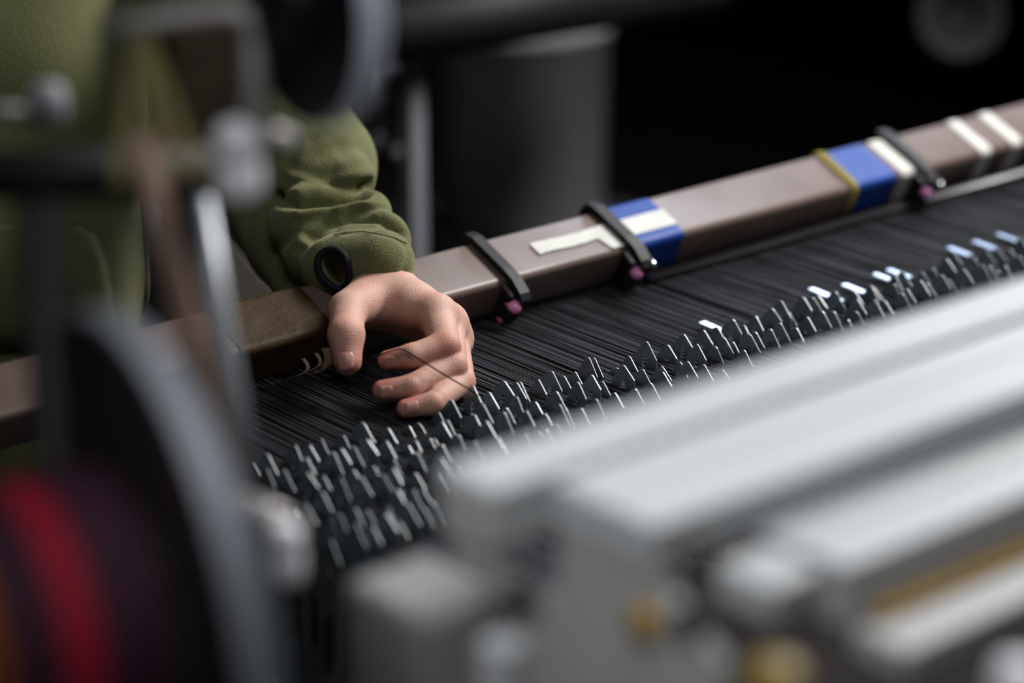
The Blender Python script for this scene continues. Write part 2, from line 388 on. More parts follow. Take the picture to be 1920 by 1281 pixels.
# ------------------------------------------------------------------ drop wires
def dropper_mesh(name, w=.0100, drop=.0095, L=.130, th=.00025):
    # outline (u along -Y, z) relative to the thread hole; hole cut as an inner loop
    pk = .0135
    out = [(-w*.12, pk-.0003), (w*.02, pk), (w*.16, pk-.0006), (w, pk-drop), (w, -L), (-w*1.15, -L), (-w*1.15, pk-drop-.003), (-w*.30, pk-.0012)]
    hole = [(-.0008+.0021*math.cos(a), -.0022+.0062*math.sin(a)) for a in [math.radians(90-45*i) for i in range(8)]]
    slot = [(.0024*c, s) for c, s in ((-1,-.030),(1,-.030),(1,-.075),(-1,-.075))]
    me = bpy.data.meshes.new(name)
    import bmesh
    bm_ = bmesh.new()
    loops = []
    for lp in (out, hole, slot):
        vs = [bm_.verts.new((0, -u, z)) for u, z in lp]; es = [bm_.edges.new((vs[i], vs[(i+1)%len(vs)])) for i in range(len(vs))]; loops += es
    bmesh.ops.triangle_fill(bm_, use_beauty=True, use_dissolve=False, edges=loops, normal=(1,0,0))
    # drop faces inside the hole and slot
    dele = []
    for f in bm_.faces:
        c = f.calc_center_median(); u, z = -c.y, c.z
        if ((u+.0008)/.0021)**2+((z+.0022)/.0062)**2 < .98 or (abs(u) < .0024 and -.075 < z < -.030): dele.append(f)
    bmesh.ops.delete(bm_, geom=dele, context='FACES_ONLY')
    g = bmesh.ops.extrude_face_region(bm_, geom=list(bm_.faces))
    for v in g['geom']:
        if isinstance(v, bmesh.types.BMVert): v.co.x += 2*th
    bmesh.ops.recalc_face_normals(bm_, faces=bm_.faces)
    bm_.to_mesh(me); bm_.free(); me.materials.append(MT['steel']); me.materials.append(MT['edge'])
    for p in me.polygons:
        if abs(p.normal.x) < .5: p.material_index = 1
    return me
dm = [dropper_mesh('drop_wire', .0098, .0092), dropper_mesh('drop_wire', .0108, .0110), dropper_mesh('drop_wire', .0092, .0080)]
ndrop = 0
def drop(x, y, z, label, group, rz=0, rx=0, ry=0, me=None):
    global ndrop
    o = bpy.data.objects.new('drop_wire', me or dm[RS.randint(3)]); COL.objects.link(o)
    o.location = (x, y, z); o.rotation_euler = (rx, ry, rz); props(o, label, 'drop wire', group); ndrop += 1
    return o
rows = [  # row index, px where it starts and ends along the row, step (m), wording
 (0, 478, 1960, .0125, 'the back row, beside the open warp'), (1, 500, 1960, .0125, 'the second row from the back'),
 (2, 525, 1400, .0150, 'the third row from the back'), (3, 555, 1060, .0115, 'the fourth row from the back'),
 (4, 585, 960, .0110, 'the fifth row from the back'), (5, 620, 930, .0110, 'the row nearest the aluminium rails')]
ROWP = .0255
for j, pa, pb, st, lb in rows:
    y = -ROWP*j; xa, xb = x_on_row(pa, y), x_on_row(pb, y); x = xa
    while x < xb:
        z = WZ+RS.normal(0, .0028)+.001
        if RS.rand() < .10: z -= .006
        if j < 2 and x_on_row(738, y) < x < x_on_row(815, y): z = WZ-.0075
        drop(x, yrow(x)+y+RS.normal(0,.0022), z, 'thin peaked steel drop wire standing in '+lb, 'drop wires in '+lb, RS.normal(0,.07), RS.normal(0,.035), RS.normal(0,.03))
        x += st*RS.choice([.28, .7, 1.0, 1.25, 1.5], p=[.14,.2,.26,.24,.16])
for j in range(6):
    x0 = x_on_row(482+22*j, -ROWP*j)+.004; A_ = np.array([x0, yrow(x0)-ROWP*j, WZ-.053]); B_ = np.array([XR, yrow(XR)-ROWP*j, WZ-.053])
    e = (B_-A_)/np.linalg.norm(B_-A_); f = np.cross(Zv, e)
    MB().prism([(-.0009,-.016),(.0009,-.016),(.0009,.016),(-.0009,.016)], 0, np.linalg.norm(B_-A_), (A_, e, f, Zv)).obj('contact_bar', 'dark_steel', smooth=False,
        label='flat dark steel bar threaded through '+rows[j][4].replace('the', 'the slots of the', 1), cat='bar')
# fallen drop wires at the left end
for (px, py, d) in ((543,1128,1.50),(566,1100,1.53),(583,1152,1.47),(602,1118,1.50),(621,1108,1.56),(612,1020,1.53),(560,1010,1.54)):
    p = at(px, py, d); drop(p[0], p[1], p[2]-.012, 'fallen steel drop wire hanging below the others at the left end', 'fallen drop wires', RS.normal(0,.05), RS.normal(0,.02), 0)
# polished strips lying flat on the yarns
for px, py in ((1352,612),(1556,548),(1574,556),(1618,540),(1676,520),(1702,512),(1815,470),(1862,458),(1906,444)):
    p = on_z(px+4, py+9, WZ+.004); L = .022; w = .0030
    b = MB(); V = []
    for i in range(6):
        t = i/5; V += [(p[0]-w, p[1]+L*(1-t), p[2]+.0015-.0012*t), (p[0]+w, p[1]+L*(1-t), p[2]+.0015-.0012*t)]
    V2 = [(a, b_, c-.0005) for a, b_, c in V]
    k = len(V)
    b.add(V+V2, [(2*i,2*i+2,2*i+3,2*i+1) for i in range(5)]+[(k+2*i,k+2*i+1,k+2*i+3,k+2*i+2) for i in range(5)]
          +[(2*i,k+2*i,k+2*i+2,2*i+2) for i in range(5)]+[(2*i+1,2*i+3,k+2*i+3,k+2*i+1) for i in range(5)]+[(0,1,k+1,k),(k-2,2*k-2,2*k-1,k-1)])
    b.obj('steel_strip', 'glint', smooth=False, label='small glinting steel strip lying flat on the yarns behind the drop wires', cat='steel strip', group='glinting steel strips')

# ------------------------------------------------------------------ aluminium rails in the foreground (staircase of profiles)
A0 = at(822, 873, 1.0)                        # back left top corner of the first rail
xA, yA, zA = A0
XE = xA+1.3; zF = .93
def rail(name, y1, y0, z1, z0, x0, label, groove=True, cat='rail', m='alu', x1=None):
    """y1 back, y0 front, z1 top, z0 bottom"""
    w = y1-y0; h = z1-z0
    P = [(y0,z0),(y1,z0),(y1,z1)]
    if groove: P += [(y0+w*.62,z1),(y0+w*.62,z1-.0012),(y0+w*.52,z1-.0012),(y0+w*.52,z1)]
    P += [(y0,z1)]
    t = thing(name, (x0, (y0+y1)/2, z0), label, cat)
    MB().prism(P, x0, x1 or XE).obj('profile', m, t, smooth=False, bevel=.0022, seg=3)
    return t
t1 = rail('aluminium_rail', yA, yA-.0353, zA, zA-.028, xA, 'uppermost pale aluminium rail, nearest the drop wires', False)
MB().box((xA-.0015, yA-.034, zA-.028), (xA, yA-.003, zA-.003)).obj('end_cap', 'alu_end', t1, smooth=False, bevel=.0006)
xB = on_z(1030, 905, zA)[0]+.004
yB = yA-.0415
t2 = rail('aluminium_rail', yB, yB-.060, zA-.001, zA-.019, xB, 'wide pale aluminium rail just in front of the uppermost one')
yC = yB-.061; zC = zA-.019
xC = on_z(1440, 1000, zC)[0]
t3 = rail('aluminium_rail', yC, yC-.0467, zC, zC-.0267, xC, 'third pale aluminium rail, one step below the wide one')
yD = yC-.0475; zD = zC-.0267
xD = on_z(1600, 1175, zD)[0]
t4 = rail('aluminium_rail', yD, yD-.0286, zD, zD-.012, xD, 'lowest aluminium rail with an ochre strip along its back edge', False)
MB().box((xD+.01, yD-.0075, zD), (xD+.20, yD-.0003, zD+.005)).obj('ochre_strip', 'ochre', t4, smooth=False, bevel=.0006, label='ochre painted strip')
# end plates below the rail ends
def plate(name, lo, hi, m, label, cat, bevel=.002):
    return MB().box(lo, hi).obj(name, m, smooth=False, bevel=bevel, label=label, cat=cat)
MB().box((xC-.03, yC-.036, zC-.020), (xC-.0005, yC-.004, zC-.004)).obj('corner_block', 'alu', t3, smooth=False, bevel=.002)
tP = thing('end_plate', (xB+.02, (yB+yC)/2, zA-.16), 'grey machined end plate under the wide aluminium rail, with a brass bolt', 'plate')
MB().prism([(yB-.095,zF),(yB+.045,zF),(yB+.045,zA-.060),(yB+.002,zA-.055),(yB+.002,zA-.0200),(yB-.062,zA-.0200),(yB-.062,zA-.030),(yB-.095,zA-.050)], xB+.004, xB+.012).obj('plate', 'alu_end', tP, smooth=False, bevel=.0015)
c = on_x(1215, 1165, xB+.004)
MB().lathe(c, (-1,0,0), [(.0085,-.001),(.0085,.0042),(.0075,.0052),(.0001,.0052)], 32).obj('brass_bolt', 'brass', tP, label='round brass bolt head')
c = on_x(1290, 1172, xB+.004)
MB().lathe(c, (-1,0,0), [(.0075,-.001),(.0075,.0015),(.0065,.0015),(.0065,.0004),(.0001,.0004)], 32).obj('bolt_hole', 'matteblack', tP, label='round black hole')
# hanger under first rail and the stepped block at left
MB().box((xA+.004, yA-.034, zA-.046), (xA+.010, yA-.003, zA-.0285)).obj('hanger_plate', 'alu_end', t1, smooth=False, bevel=.0015)
pL = at(645, 1085, 1.03)
plate('bearing_block', (pL[0], pL[1]-.055, zF), (pL[0]+.045, pL[1], pL[2]), 'castgrey', 'grey metal block lowest at the left end of the rails', 'block', .004)
pM = at(893, 1195, .95)
plate('square_post', (pM[0], pM[1]-.016, zF), (pM[0]+.016, pM[1], pM[2]), 'alu', 'short pale square post in front of the grey block', 'post', .003)
# ------------------------------------------------------------------ big spool at lower left
def spool(name, c, ax, R, parts, label, rim_t, rimm='rim', n=96):
    ax = np.asarray(ax, float); ax /= np.linalg.norm(ax)
    t = thing(name, c, label, 'spool')
    MB().lathe(c, ax, [(R*.15,-rim_t),(R*.96,-rim_t),(R*.995,-rim_t*.85),(R,-rim_t*.5),(R,-.001),(R*.985,0),(R*.97,0)], n).obj('rim', rimm, t)
    MB().lathe(c, ax, [(R*.1,-.0005),(R*.972,-.0005),(R*.972,.0012),(R*.1,.0012)], n).obj('flange', 'flange', t, smooth=False)
    for nm, m, r0, h0, r1, h1 in parts:
        MB().lathe(c, ax, [(.02,h0),(r0,h0),(r0,h0+.0005),((r0+r1)/2+.002,(h0+h1)/2),(r1,h1-.0005),(r1,h1),(.02,h1)], n).obj(nm, m, t, label=nm.replace('_', ' '))
    return t
axc = -(.83*Rv+.0*Uv+.56*(Fv*math.cos(PITCH)+Uv*math.sin(PITCH)))   # horizontal axle
gc = at(240, 1150, .95); gz = Zv; gax = -(.866*Rv+.5*FH); gax /= np.linalg.norm(gax); gu = np.cross(gz, gax); gu = gu if gu@Rv > 0 else -gu
gt = thing('curved_guard', (gc[0], gc[1], .93), 'large black curved guard plate with grey rim, lower left', 'guard')
def arc(R_, n=40, u0=-.062):
    a0 = math.acos(u0/R_); return [(R_*math.cos(a0-(a0+.9)*i/(n-1)), R_*math.sin(a0-(a0+.9)*i/(n-1))) for i in range(n)]
P = arc(.118)+[(-.062, -.118*math.sin(.9))]
MB().prism(P, -.001, .001, (gc, gax, gu, gz)).obj('panel', 'flange', gt, smooth=False)
o_, i_ = arc(.1205), arc(.1175); b = MB()
for i in range(39):
    b.prism([i_[i], i_[i+1], o_[i+1], o_[i]], -.011, .0015, (gc, gax, gu, gz))
b.obj('rim', 'rim', gt, smooth=False)
spool('large_spool', gc+gax*.004, gax, .062,
      [('black_yarn', 'purple', .061, .0015, .060, .026), ('red_yarn', 'red', .059, .026, .058, .041), ('dark_purple_yarn', 'purple', .057, .041, .056, .060),
       ('orange_yarn', 'orange', .055, .060, .054, .074), ('golden_yarn', 'gold', .053, .074, .050, .10)],
      'large spool with red, orange and golden yarn in front of the curved guard', .002, 'flange')
spool('small_spool', at(560, 5, 1.02), axc, .054, [('black_core', 'flange', .02, .0015, .02, .012)],
      'small black spool with pale lilac rim at the top, above the green sleeve', .011, 'rim2')

# ------------------------------------------------------------------ stand in front at left
def rod(name, P, r, m, label, cat, n=16, **k): return MB().tube(P, r, n).obj(name, m, label=label, cat=cat, **k)
sp = at(108, 900, 1.03)
stand = thing('machine_stand', (sp[0], sp[1], 0), 'dark machine stand with black post and cross bar in front of the sweatshirt', 'stand')
rod('brown_rod', [at(262,255,1.03), at(300,400,1.035), at(432,900,1.07)], .0058, 'copper', 'slanting brown rod left of the grey rod', 'rod')
rod('grey_rod', [at(372,372,1.10), at(462,905,1.12)], .0060, 'greyrod', 'slanting pale grey rod beside the brown rod', 'rod')
rod('thin_rod', [at(262,380,1.12), at(282,600,1.14)], .0040, 'dark_steel', None, None, parent=stand)
fr = [at(196,58,1.04), at(300,40,1.04), at(430,24,1.04), at(462,32,1.04), at(476,60,1.04), at(478,130,1.04), at(478,228,1.04)]
rod('bent_tube', fr, .0050, 'greyframe', 'bent grey tube', None, parent=stand)
def strapp(pa, pb, w, label):
    A = at(*pa); B = at(*pb); b = MB(); V = []
    for i in range(7):
        t = i/6; c = A*(1-t)+B*t; V += [c-Rv*w*(.7+.5*t), c+Rv*w*(.7+.5*t)]
    V2 = [v+Fv*.0012 for v in V]; k = len(V)
    b.add(V+V2, [(2*i,2*i+2,2*i+3,2*i+1) for i in range(6)]+[(k+2*i,k+2*i+1,k+2*i+3,k+2*i+2) for i in range(6)]
          +[(2*i,k+2*i,k+2*i+2,2*i+2) for i in range(6)]+[(2*i+1,2*i+3,k+2*i+3,k+2*i+1) for i in range(6)])
    b.obj('yellow_strap', 'strap', smooth=False, label=label, cat='strap')
strapp((262,62,1.03), (222,345,1.05), .0030, 'leftmost of three dull yellow straps fanning down from the bent tube')
strapp((268,62,1.025), (312,345,1.045), .0034, 'middle of three dull yellow straps fanning down from the bent tube')
strapp((276,62,1.035), (372,335,1.055), .0028, 'rightmost of three dull yellow straps fanning down from the bent tube')
MB().tube([at(-60,330,1.04), at(390,322,1.08)], .0115, 20).obj('cross_bar', 'matteblack', stand)
MB().tube([np.array([sp[0], sp[1], at(75,330,1.03)[2]]), np.array([sp[0], sp[1], 0])], .0095, 20).obj('post', 'matteblack', stand)
MB().box(tuple(at(395,60,1.12)-np.array([.022,.004,.045])), tuple(at(395,60,1.12)+np.array([.022,.004,.012])))  .obj('panel', 'ochre2', stand, label='brown panel', smooth=False, bevel=.002)
MB().lathe(at(450,362,1.05), (0,0,1), [(.005,-.003),(.0090,-.001),(.0100,.003),(.0100,.012),(.0085,.0145),(.0100,.017),(.0102,.024),(.0090,.030),(.005,.032),(.0001,.032)], 32).obj(
    'white_bobbin', 'white', label='white ceramic bobbin hanging under the bent tube frame', cat='bobbin')
MB().tube([at(492,248,1.06), at(540,262,1.08)], .0048, 16).obj('pin', 'greyframe', stand, label='short grey pin')
MB().lathe(at(538,1090,1.06), (0,0,1), [(.0045,-.0015),(.0068,0),(.0076,.004),(.0076,.014),(.0066,.016),(.0076,.018),(.0074,.024),(.0055,.027),(.0001,.027)], 32).obj(
    'white_guide', 'white', label='white cylindrical yarn guide in front of the leftmost drop wires', cat='guide')
MB().tube([at(440,940,1.07), at(545,985,1.066)], .006, 16).obj('guide_arm', 'greyframe', stand, label='grey arm')
MB().lathe(at(92,238,1.12), (0,0,1), [(.004,0),(.0085,.003),(.0095,.012),(.007,.020),(.0001,.021)], 24).obj('glass_ball', 'postm', label='small dim translucent ball in front of the sweatshirt chest', cat='ball')
MB().tube([at(-60,205,1.12), at(82,212,1.12)], .0032, 12).obj('side_bar', 'greyframe', stand, label='thin grey bar')

# ------------------------------------------------------------------ the hand
def hc(cx, cy, d): return at(560+cx/3.7675, 480+cy/3.7675, d)
MM = .001
J = dict(
 wr0=hc(470,60,1.735), wr=hc(600,275,1.705),
 tc=hc(500,320,1.690), tm=hc(345,385,1.655), ti=hc(335,560,1.628), tt=hc(347,745,1.622),
 im=hc(975,415,1.665), ip=hc(1035,640,1.632), idp=hc(800,708,1.622), it=hc(632,738,1.626),
 mm=hc(1045,480,1.680), mp=hc(1085,775,1.632), md=hc(800,925,1.610), mt=hc(592,950,1.610),
 rm=hc(1085,590,1.690), rp=hc(1148,890,1.636), rd=hc(950,1040,1.603), rt=hc(757,1078,1.600),
 pm=hc(1070,650,1.705), pp=hc(1120,860,1.650), pd=hc(960,960,1.632), pt=hc(850,1000,1.628))
def build_hand():
    pts = np.array(list(J.values())); F = Field(pts.min(0)-.022, pts.max(0)+.022, .00085); P = F.P
    def chain(a, k=.004):
        D = None
        for (p, q, ra, rb) in a:
            d = cone(P, J[p], J[q], ra*MM, rb*MM); D = d if D is None else smin(D, d, k)
        return D
    palm = chain([('wr0','wr',23,21.5),('wr','im',19,12.5),('wr','mm',19,12.5),('wr','rm',18,12),('wr','pm',17,11.5),
                  ('im','mm',12,12),('mm','rm',12,11.5),('rm','pm',11.5,11)], .012)
    palm = smin(palm, cone(P, J['wr'], J['tc'], .019, .0165), .012)
    thumb = chain([('tc','tm',16.5,12.4),('tm','ti',12.6,11.6),('ti','tt',11.5,9.5)], .008)
    thumb = smin(thumb, cone(P, J['ti'], J['ti'], .0113, .0108), .004)
    web = cone(P, hc(520,360,1.685), hc(760,330,1.672), .0095, .0080)
    palm = smin(palm, web, .014)
    palm = smin(palm, cone(P, hc(430,340,1.668), hc(620,280,1.692), .0125, .016), .012)
    palm = smin(palm, cone(P, hc(620,290,1.695), hc(800,345,1.680), .018, .0155), .012)
    idx = chain([('im','ip',12.6,10.6),('ip','idp',10.4,8.3),('idp','it',8.3,6.9)], .004)
    mid = chain([('mm','mp',12.2,10.4),('mp','md',9.8,8.2),('md','mt',8.2,7.0)], .004)
    rng = chain([('rm','rp',11.6,9.6),('rp','rd',9.3,7.7),('rd','rt',7.7,6.3)], .004)
    pky = chain([('pm','pp',10.5,8.6),('pp','pd',8.3,7),('pd','pt',7,6)], .004)
    D = smin(palm, thumb, .012)
    for f_, k in ((idx,.008),(mid,.008),(rng,.008),(pky,.008)):
        D = smin(D, smin(palm, f_, k), .0012)
    V, Q = nets(D, F.lo, F.h)
    # small skin folds over the joints, and blood-flushed joints as an attribute
    Nn = np.zeros_like(V); a = V[Q[:,0]]; nn = np.cross(V[Q[:,1]]-a, V[Q[:,2]]-a)
    for i in range(4): np.add.at(Nn, Q[:,i], nn)
    Nn /= np.linalg.norm(Nn, axis=1)[:,None]+1e-12
    flush = np.zeros(len(V))
    for j, w, nb, s in (('ti','tt',3,10),('idp','it',3,7),('md','mt',3,7),('rd','rt',3,6.5),('ip','idp',2,9),('mp','md',2,9),('rp','rd',2,8)):
        ax = J[w]-J[j]; ax /= np.linalg.norm(ax); q = V-J[j]; t = q@ax; r = np.linalg.norm(q-t[:,None]*ax, axis=1)
        near = np.exp(-(t/(.0042))**2)*(r < .016)
        cam_side = np.clip(-(Nn@Fv), 0, 1)
        V += Nn*(-(near*(.5+.5*np.cos(t/.0016*2*math.pi/1.5))*(.00022 if j == 'ti' else .00034)*cam_side*(1 if nb == 3 else .6)))[:,None]
        flush = np.maximum(flush, .55*np.exp(-(np.linalg.norm(q, axis=1)/(s*1.25*MM))**2))
    for j, s, a_ in (('tt',11,.75),('it',10,.8),('mt',10,.85),('rt',9.5,.8),('ip',9,.75)):
        flush = np.maximum(flush, a_*np.exp(-((np.linalg.norm(V-J[j]-(-Fv*.004 if j == 'ip' else 0), axis=1))/(s*1.3*MM))**2))
    return V, Q, flush
HV, HQ, HFl = build_hand()
hand_min = HV[:,2].min()
person = thing('person', (*(at(120, 700, 1.9)[:2]), 0.0), 'person in an olive green sweatshirt standing behind the beam and holding a yarn', 'person')
hand = obj('body', HV, HQ, 'skin', person, label='bare hand and wrist')
atr = hand.data.attributes.new('flush', 'FLOAT', 'POINT'); atr.data.foreach_set('value', HFl.astype(np.float32))
def smooth_mesh(o, it=2, f=.5):
    s = o.modifiers.new('smooth', 'SMOOTH'); s.iterations = it; s.factor = f
smooth_mesh(hand, 2, .4)
def nail(j0, j1, cpix, length, width, r, tilt=0., name='fingernail'):
    """curved plate sitting on the dorsal side of the last segment"""
    ax = J[j1]-J[j0]; ax /= np.linalg.norm(ax)
    c = hc(*cpix, 1.6); rr = c-CAM; rr /= np.linalg.norm(rr)
    # nearest point of the view ray to the finger axis decides which way the nail faces
    w0 = CAM-J[j1]; b_ = rr@ax; d_ = rr@w0; e_ = ax@w0
    tc_ = (e_-b_*d_)/(1-b_*b_); base = J[j1]+ax*tc_
    # point where the ray meets the finger surface
    oc = CAM-base; op = oc-(oc@ax)*ax; rp_ = rr-(rr@ax)*ax
    A_ = rp_@rp_; B_ = 2*op@rp_; C_ = op@op-r*r; disc = max(B_*B_-4*A_*C_, 0); t = (-B_-math.sqrt(disc))/(2*A_)
    S = CAM+rr*t; dors = S-J[j1]; dors -= (dors@ax)*ax; dors /= np.linalg.norm(dors); tc2 = (S-J[j1])@ax
    side = np.cross(ax, dors); V = []; nu, nv = 15, 15
    for i in range(nu):
        for k in range(nv):
            u = -1+2*i/(nu-1); v = -1+2*k/(nv-1)
            # superellipse footprint
            uu = u*math.sqrt(max(1-.38*v*v*v*v, .0)); vv = v*math.sqrt(max(1-.34*u*u*u*u, 0))
            a = vv*width/2/r*.95; q = tc2+uu*length/2
            rad = r+.00018-.0009*max(abs(u), abs(v))**5 - .0010*max(0,u)**2*0
            endd = max(0, (q-0)*1.0)
            rad_end = math.sqrt(max(r*r-endd*endd*.55, 1e-6))-r if endd > 0 else 0
            V.append(J[j1]+ax*q+(dors*math.cos(a)+side*math.sin(a))*(rad+rad_end))
    F = [(i*nv+k, (i+1)*nv+k, (i+1)*nv+k+1, i*nv+k+1) for i in range(nu-1) for k in range(nv-1)]
    o = obj(name, V, F, 'nail', person); s = o.modifiers.new('thick', 'SOLIDIFY'); s.thickness = .0006; s.offset = -1
    return o
nail('ti','tt',(325,738),.0120,.0142,.0097)
nail('idp','it',(645,754),.0092,.0094,.0072)
nail('md','mt',(620,962),.0094,.0096,.0073)
nail('rd','rt',(803,1068),.0094,.0088,.0067)

# yarn held between thumb and fingers
pts = [hc(452,738,1.606), hc(560,705,1.606), hc(660,668,1.607), hc(716,655,1.609), hc(752,668,1.611), hc(900,760,1.608), hc(1080,870,1.603), hc(1210,945,1.602), hc(1262,985,1.600), hc(1300,1010,1.603)]
MB().tube(pts, .00055, 8).obj('black_yarn', 'oneyarn', label='single black yarn pulled across the fingers down to the drop wires', cat='yarn')

# ------------------------------------------------------------------ sweatshirt sleeve
def build_sleeve():
    S = lambda x, y, d: at(x, y, d)
    lo = np.array([9.]*3); hi = -lo
    C = [(S(470,60,1.86),.062),(S(540,230,1.83),.056),(S(610,330,1.80),.046),(S(640,380,1.785),.040),(S(665,420,1.770),.037),(S(688,478,1.735),.0325),(S(697,500,1.722),.0315)]
    for c, r in C: lo = np.minimum(lo, c-r-.02); hi = np.maximum(hi, c+r+.02)
    F = Field(lo, hi, .0019); P = F.P
    c = lambda p, q, a, b: cone(P, p, q, a, b)
    D = c(S(455,0,1.88), S(530,240,1.83), .060, .050)
    D = smin(D, c(S(530,240,1.83), S(592,310,1.80), .050, .046), .01)
    # shaded under-arm side
    D = smin(D, c(S(480,250,1.86), S(560,450,1.80), .050, .040), .03)
    D = smin(D, c(S(552,440,1.79), S(592,556,1.765), .036, .0260), .015)
    # rolled bulges across the forearm
    D = smin(D, c(S(575,345,1.785), S(655,335,1.765), .036, .0195), .010)
    D = smin(D, c(S(590,425,1.755), S(690,400,1.745), .033, .0175), .006)
    D = smin(D, c(S(612,470,1.745), S(712,452,1.727), .032, .0225), .006)
    # cuff
    D = smin(D, c(S(634,500,1.722), S(716,492,1.702), .0275, .0235), .005)
    n = -Uv*.97+Rv*.12-Fv*.1; n /= np.linalg.norm(n)
    h0 = S(702,533,1.690)
    cut = (P-h0.astype(np.float32))@n.astype(np.float32)
    cut = smin(cut, ellip(P, S(580,545,1.77), (.055,.055,.055)), .01)   # the slack side of the cuff hangs lower
    D = smax(D, cut, .003)
    hcx = S(628,506,1.69)
    Rm = np.stack([Rv*.90+Uv*.42, -Rv*.42+Uv*.90, Fv])
    D = smax(D, -ellip(P, hcx, (.0095,.0130,.034), Rm), .002)
    V, Q = nets(D, F.lo, F.h)
    # folds pressed into the cloth on the side towards the hand
    N = normals(V, Q); r_ = V-CAM; dd = r_@Fv; X = 960+FPX*(r_@Rv)/dd; Y = 640.5-FPX*(r_@Uv)/dd; face = np.clip(-(N@Fv)*1.6, 0, 1)
    for path, w, a in (([(520,372),(570,376),(625,372),(675,360),(705,345)], 12, .0120), ([(545,330),(600,348),(660,330),(700,325)], 10, -.0030),
                       ([(575,438),(610,414),(655,402),(715,403),(765,440)], 11, .0095), ([(560,400),(610,388),(668,378),(722,392)], 9, -.0028),
                       ([(560,470),(590,440),(630,428)], 8, .0035), ([(520,470),(560,420),(620,395)], 9, .003),
                       ([(640,437),(690,431),(740,444),(778,470)], 3.2, .0016), ([(752,520),(768,480),(760,455)], 5, .0018),
                       ([(560,300),(575,255),(610,235)], 12, -.0016), ([(600,290),(630,270),(650,290)], 14, .0016)):
        d = np.full(len(V), 1e9)
        for (x0,y0),(x1,y1) in zip(path[:-1], path[1:]):
            t = np.clip(((X-x0)*(x1-x0)+(Y-y0)*(y1-y0))/((x1-x0)**2+(y1-y0)**2), 0, 1)
            d = np.minimum(d, np.hypot(X-x0-t*(x1-x0), Y-y0-t*(y1-y0)))
        V = V-N*(a*np.exp(-(d/w)**2)*face)[:,None]
    return (V, Q, hcx, Rm)
SV, SQ, hcx, Rm = build_sleeve()
hood = thing('x', (0,0,0), 'x', 'x'); bpy.data.objects.remove(hood)

# torso
def build_torso():
    cx = at(60, 330, 1.93)
    F = Field(cx-np.array([.30,.30,.48]), cx+np.array([.30,.30,.62]), .0065); P = F.P
    Rt = np.stack([Rv, FH, Zv])
    D = ellip(P, cx+np.array([0,0,.05])-Rv*.078, (.168,.125,.52), Rt)
    D = smin(D, cone(P, at(300,-190,1.95), at(-260,-190,1.97), .075, .075), .06)
    D = smin(D, cone(P, at(300,-190,1.95), at(455,0,1.89), .075, .066), .05)
    D = smin(D, cone(P, at(455,0,1.89), at(480,60,1.87), .064, .060), .02)
    q = P-cx.astype(np.float32); u = q@Rv.astype(np.float32); z = q[...,2]
    D = D+.0035*np.sin(z*38+u*26)+.003*np.sin(u*50+z*12)
    D = smax(D, (cx[2]-.42)-P[...,2], .01)
    return nets(D, F.lo, F.h)
TV, TQ = build_torso()
torso = obj('sweatshirt', TV, TQ, 'cloth', person, label='olive green knitted sweatshirt'); smooth_mesh(torso, 4, .5)
sleeve = obj('sleeve', SV, SQ, 'cloth', torso, label='pushed-up olive sleeve with a thumb hole'); smooth_mesh(sleeve, 5, .5)

# binding round the thumb hole, laid on the sleeve surface
from mathutils.bvhtree import BVHTree
bv_s = BVHTree.FromPolygons(SV.tolist(), SQ.tolist()); bv_t = BVHTree.FromPolygons(TV.tolist(), TQ.tolist())
def cast(bv, p):
    d = Vector(p-CAM).normalized(); h = bv.ray_cast(Vector(CAM), d); return np.array(h[0]) if h[0] is not None else None
P_ = []
for i in range(40):
    a = 2*math.pi*i/40; p = hcx+Rm[0]*.0108*math.cos(a)*(1+.22*math.sin(a))+Rm[1]*.0155*math.sin(a); h = cast(bv_s, p); P_.append(h if h is not None else (P_[-1] if P_ else p))
P_ = np.array(P_)
for _ in range(6): P_ = (np.roll(P_,1,0)+P_+np.roll(P_,-1,0))/3
P_ = P_-Fv*.0006
MB().tube(list(P_)+[P_[0], P_[1]], .0029, 10, cap=False).obj('hole_binding', 'binding', sleeve, label='navy binding round the thumb hole')
def seam(bv, pix, r, name, parent, m='cloth', off=.0006, dash=None, label=None):
    P = []
    for i in range(len(pix)-1):
        for t in np.linspace(0, 1, 12, endpoint=False):
            x = pix[i][0]*(1-t)+pix[i+1][0]*t; y = pix[i][1]*(1-t)+pix[i+1][1]*t; h = cast(bv, at(x, y, 1.7))
            if h is not None: P.append(h-Fv*off)
    b = MB()
    if dash:
        for i in range(0, len(P)-2, 2): b.tube([P[i]-Uv*dash, P[i]+Uv*dash], r, 6)
    elif len(P) > 2: b.tube(P, r, 8)
    if b.v: b.obj(name, m, parent, label=label)
seam(bv_s, [(628,440),(650,436),(680,434),(705,438),(740,446),(765,458)], .0008, 'cuff_seam', sleeve, off=.0002)
seam(bv_s, [(630,443),(650,438),(680,437),(705,441)], .00035, 'cuff_stitches', sleeve, off=.0003, dash=.0018)
# kangaroo pocket edge with its double stitching
for k, off in enumerate((0, -13)):
    seam(bv_t, [(118+off*.2,425+off*-.6),(150+off,412),(178+off,440),(200+off,490),(212+off,545),(218+off,600),(220+off,660)], .0009, 'pocket_seam', torso, off=.0002)
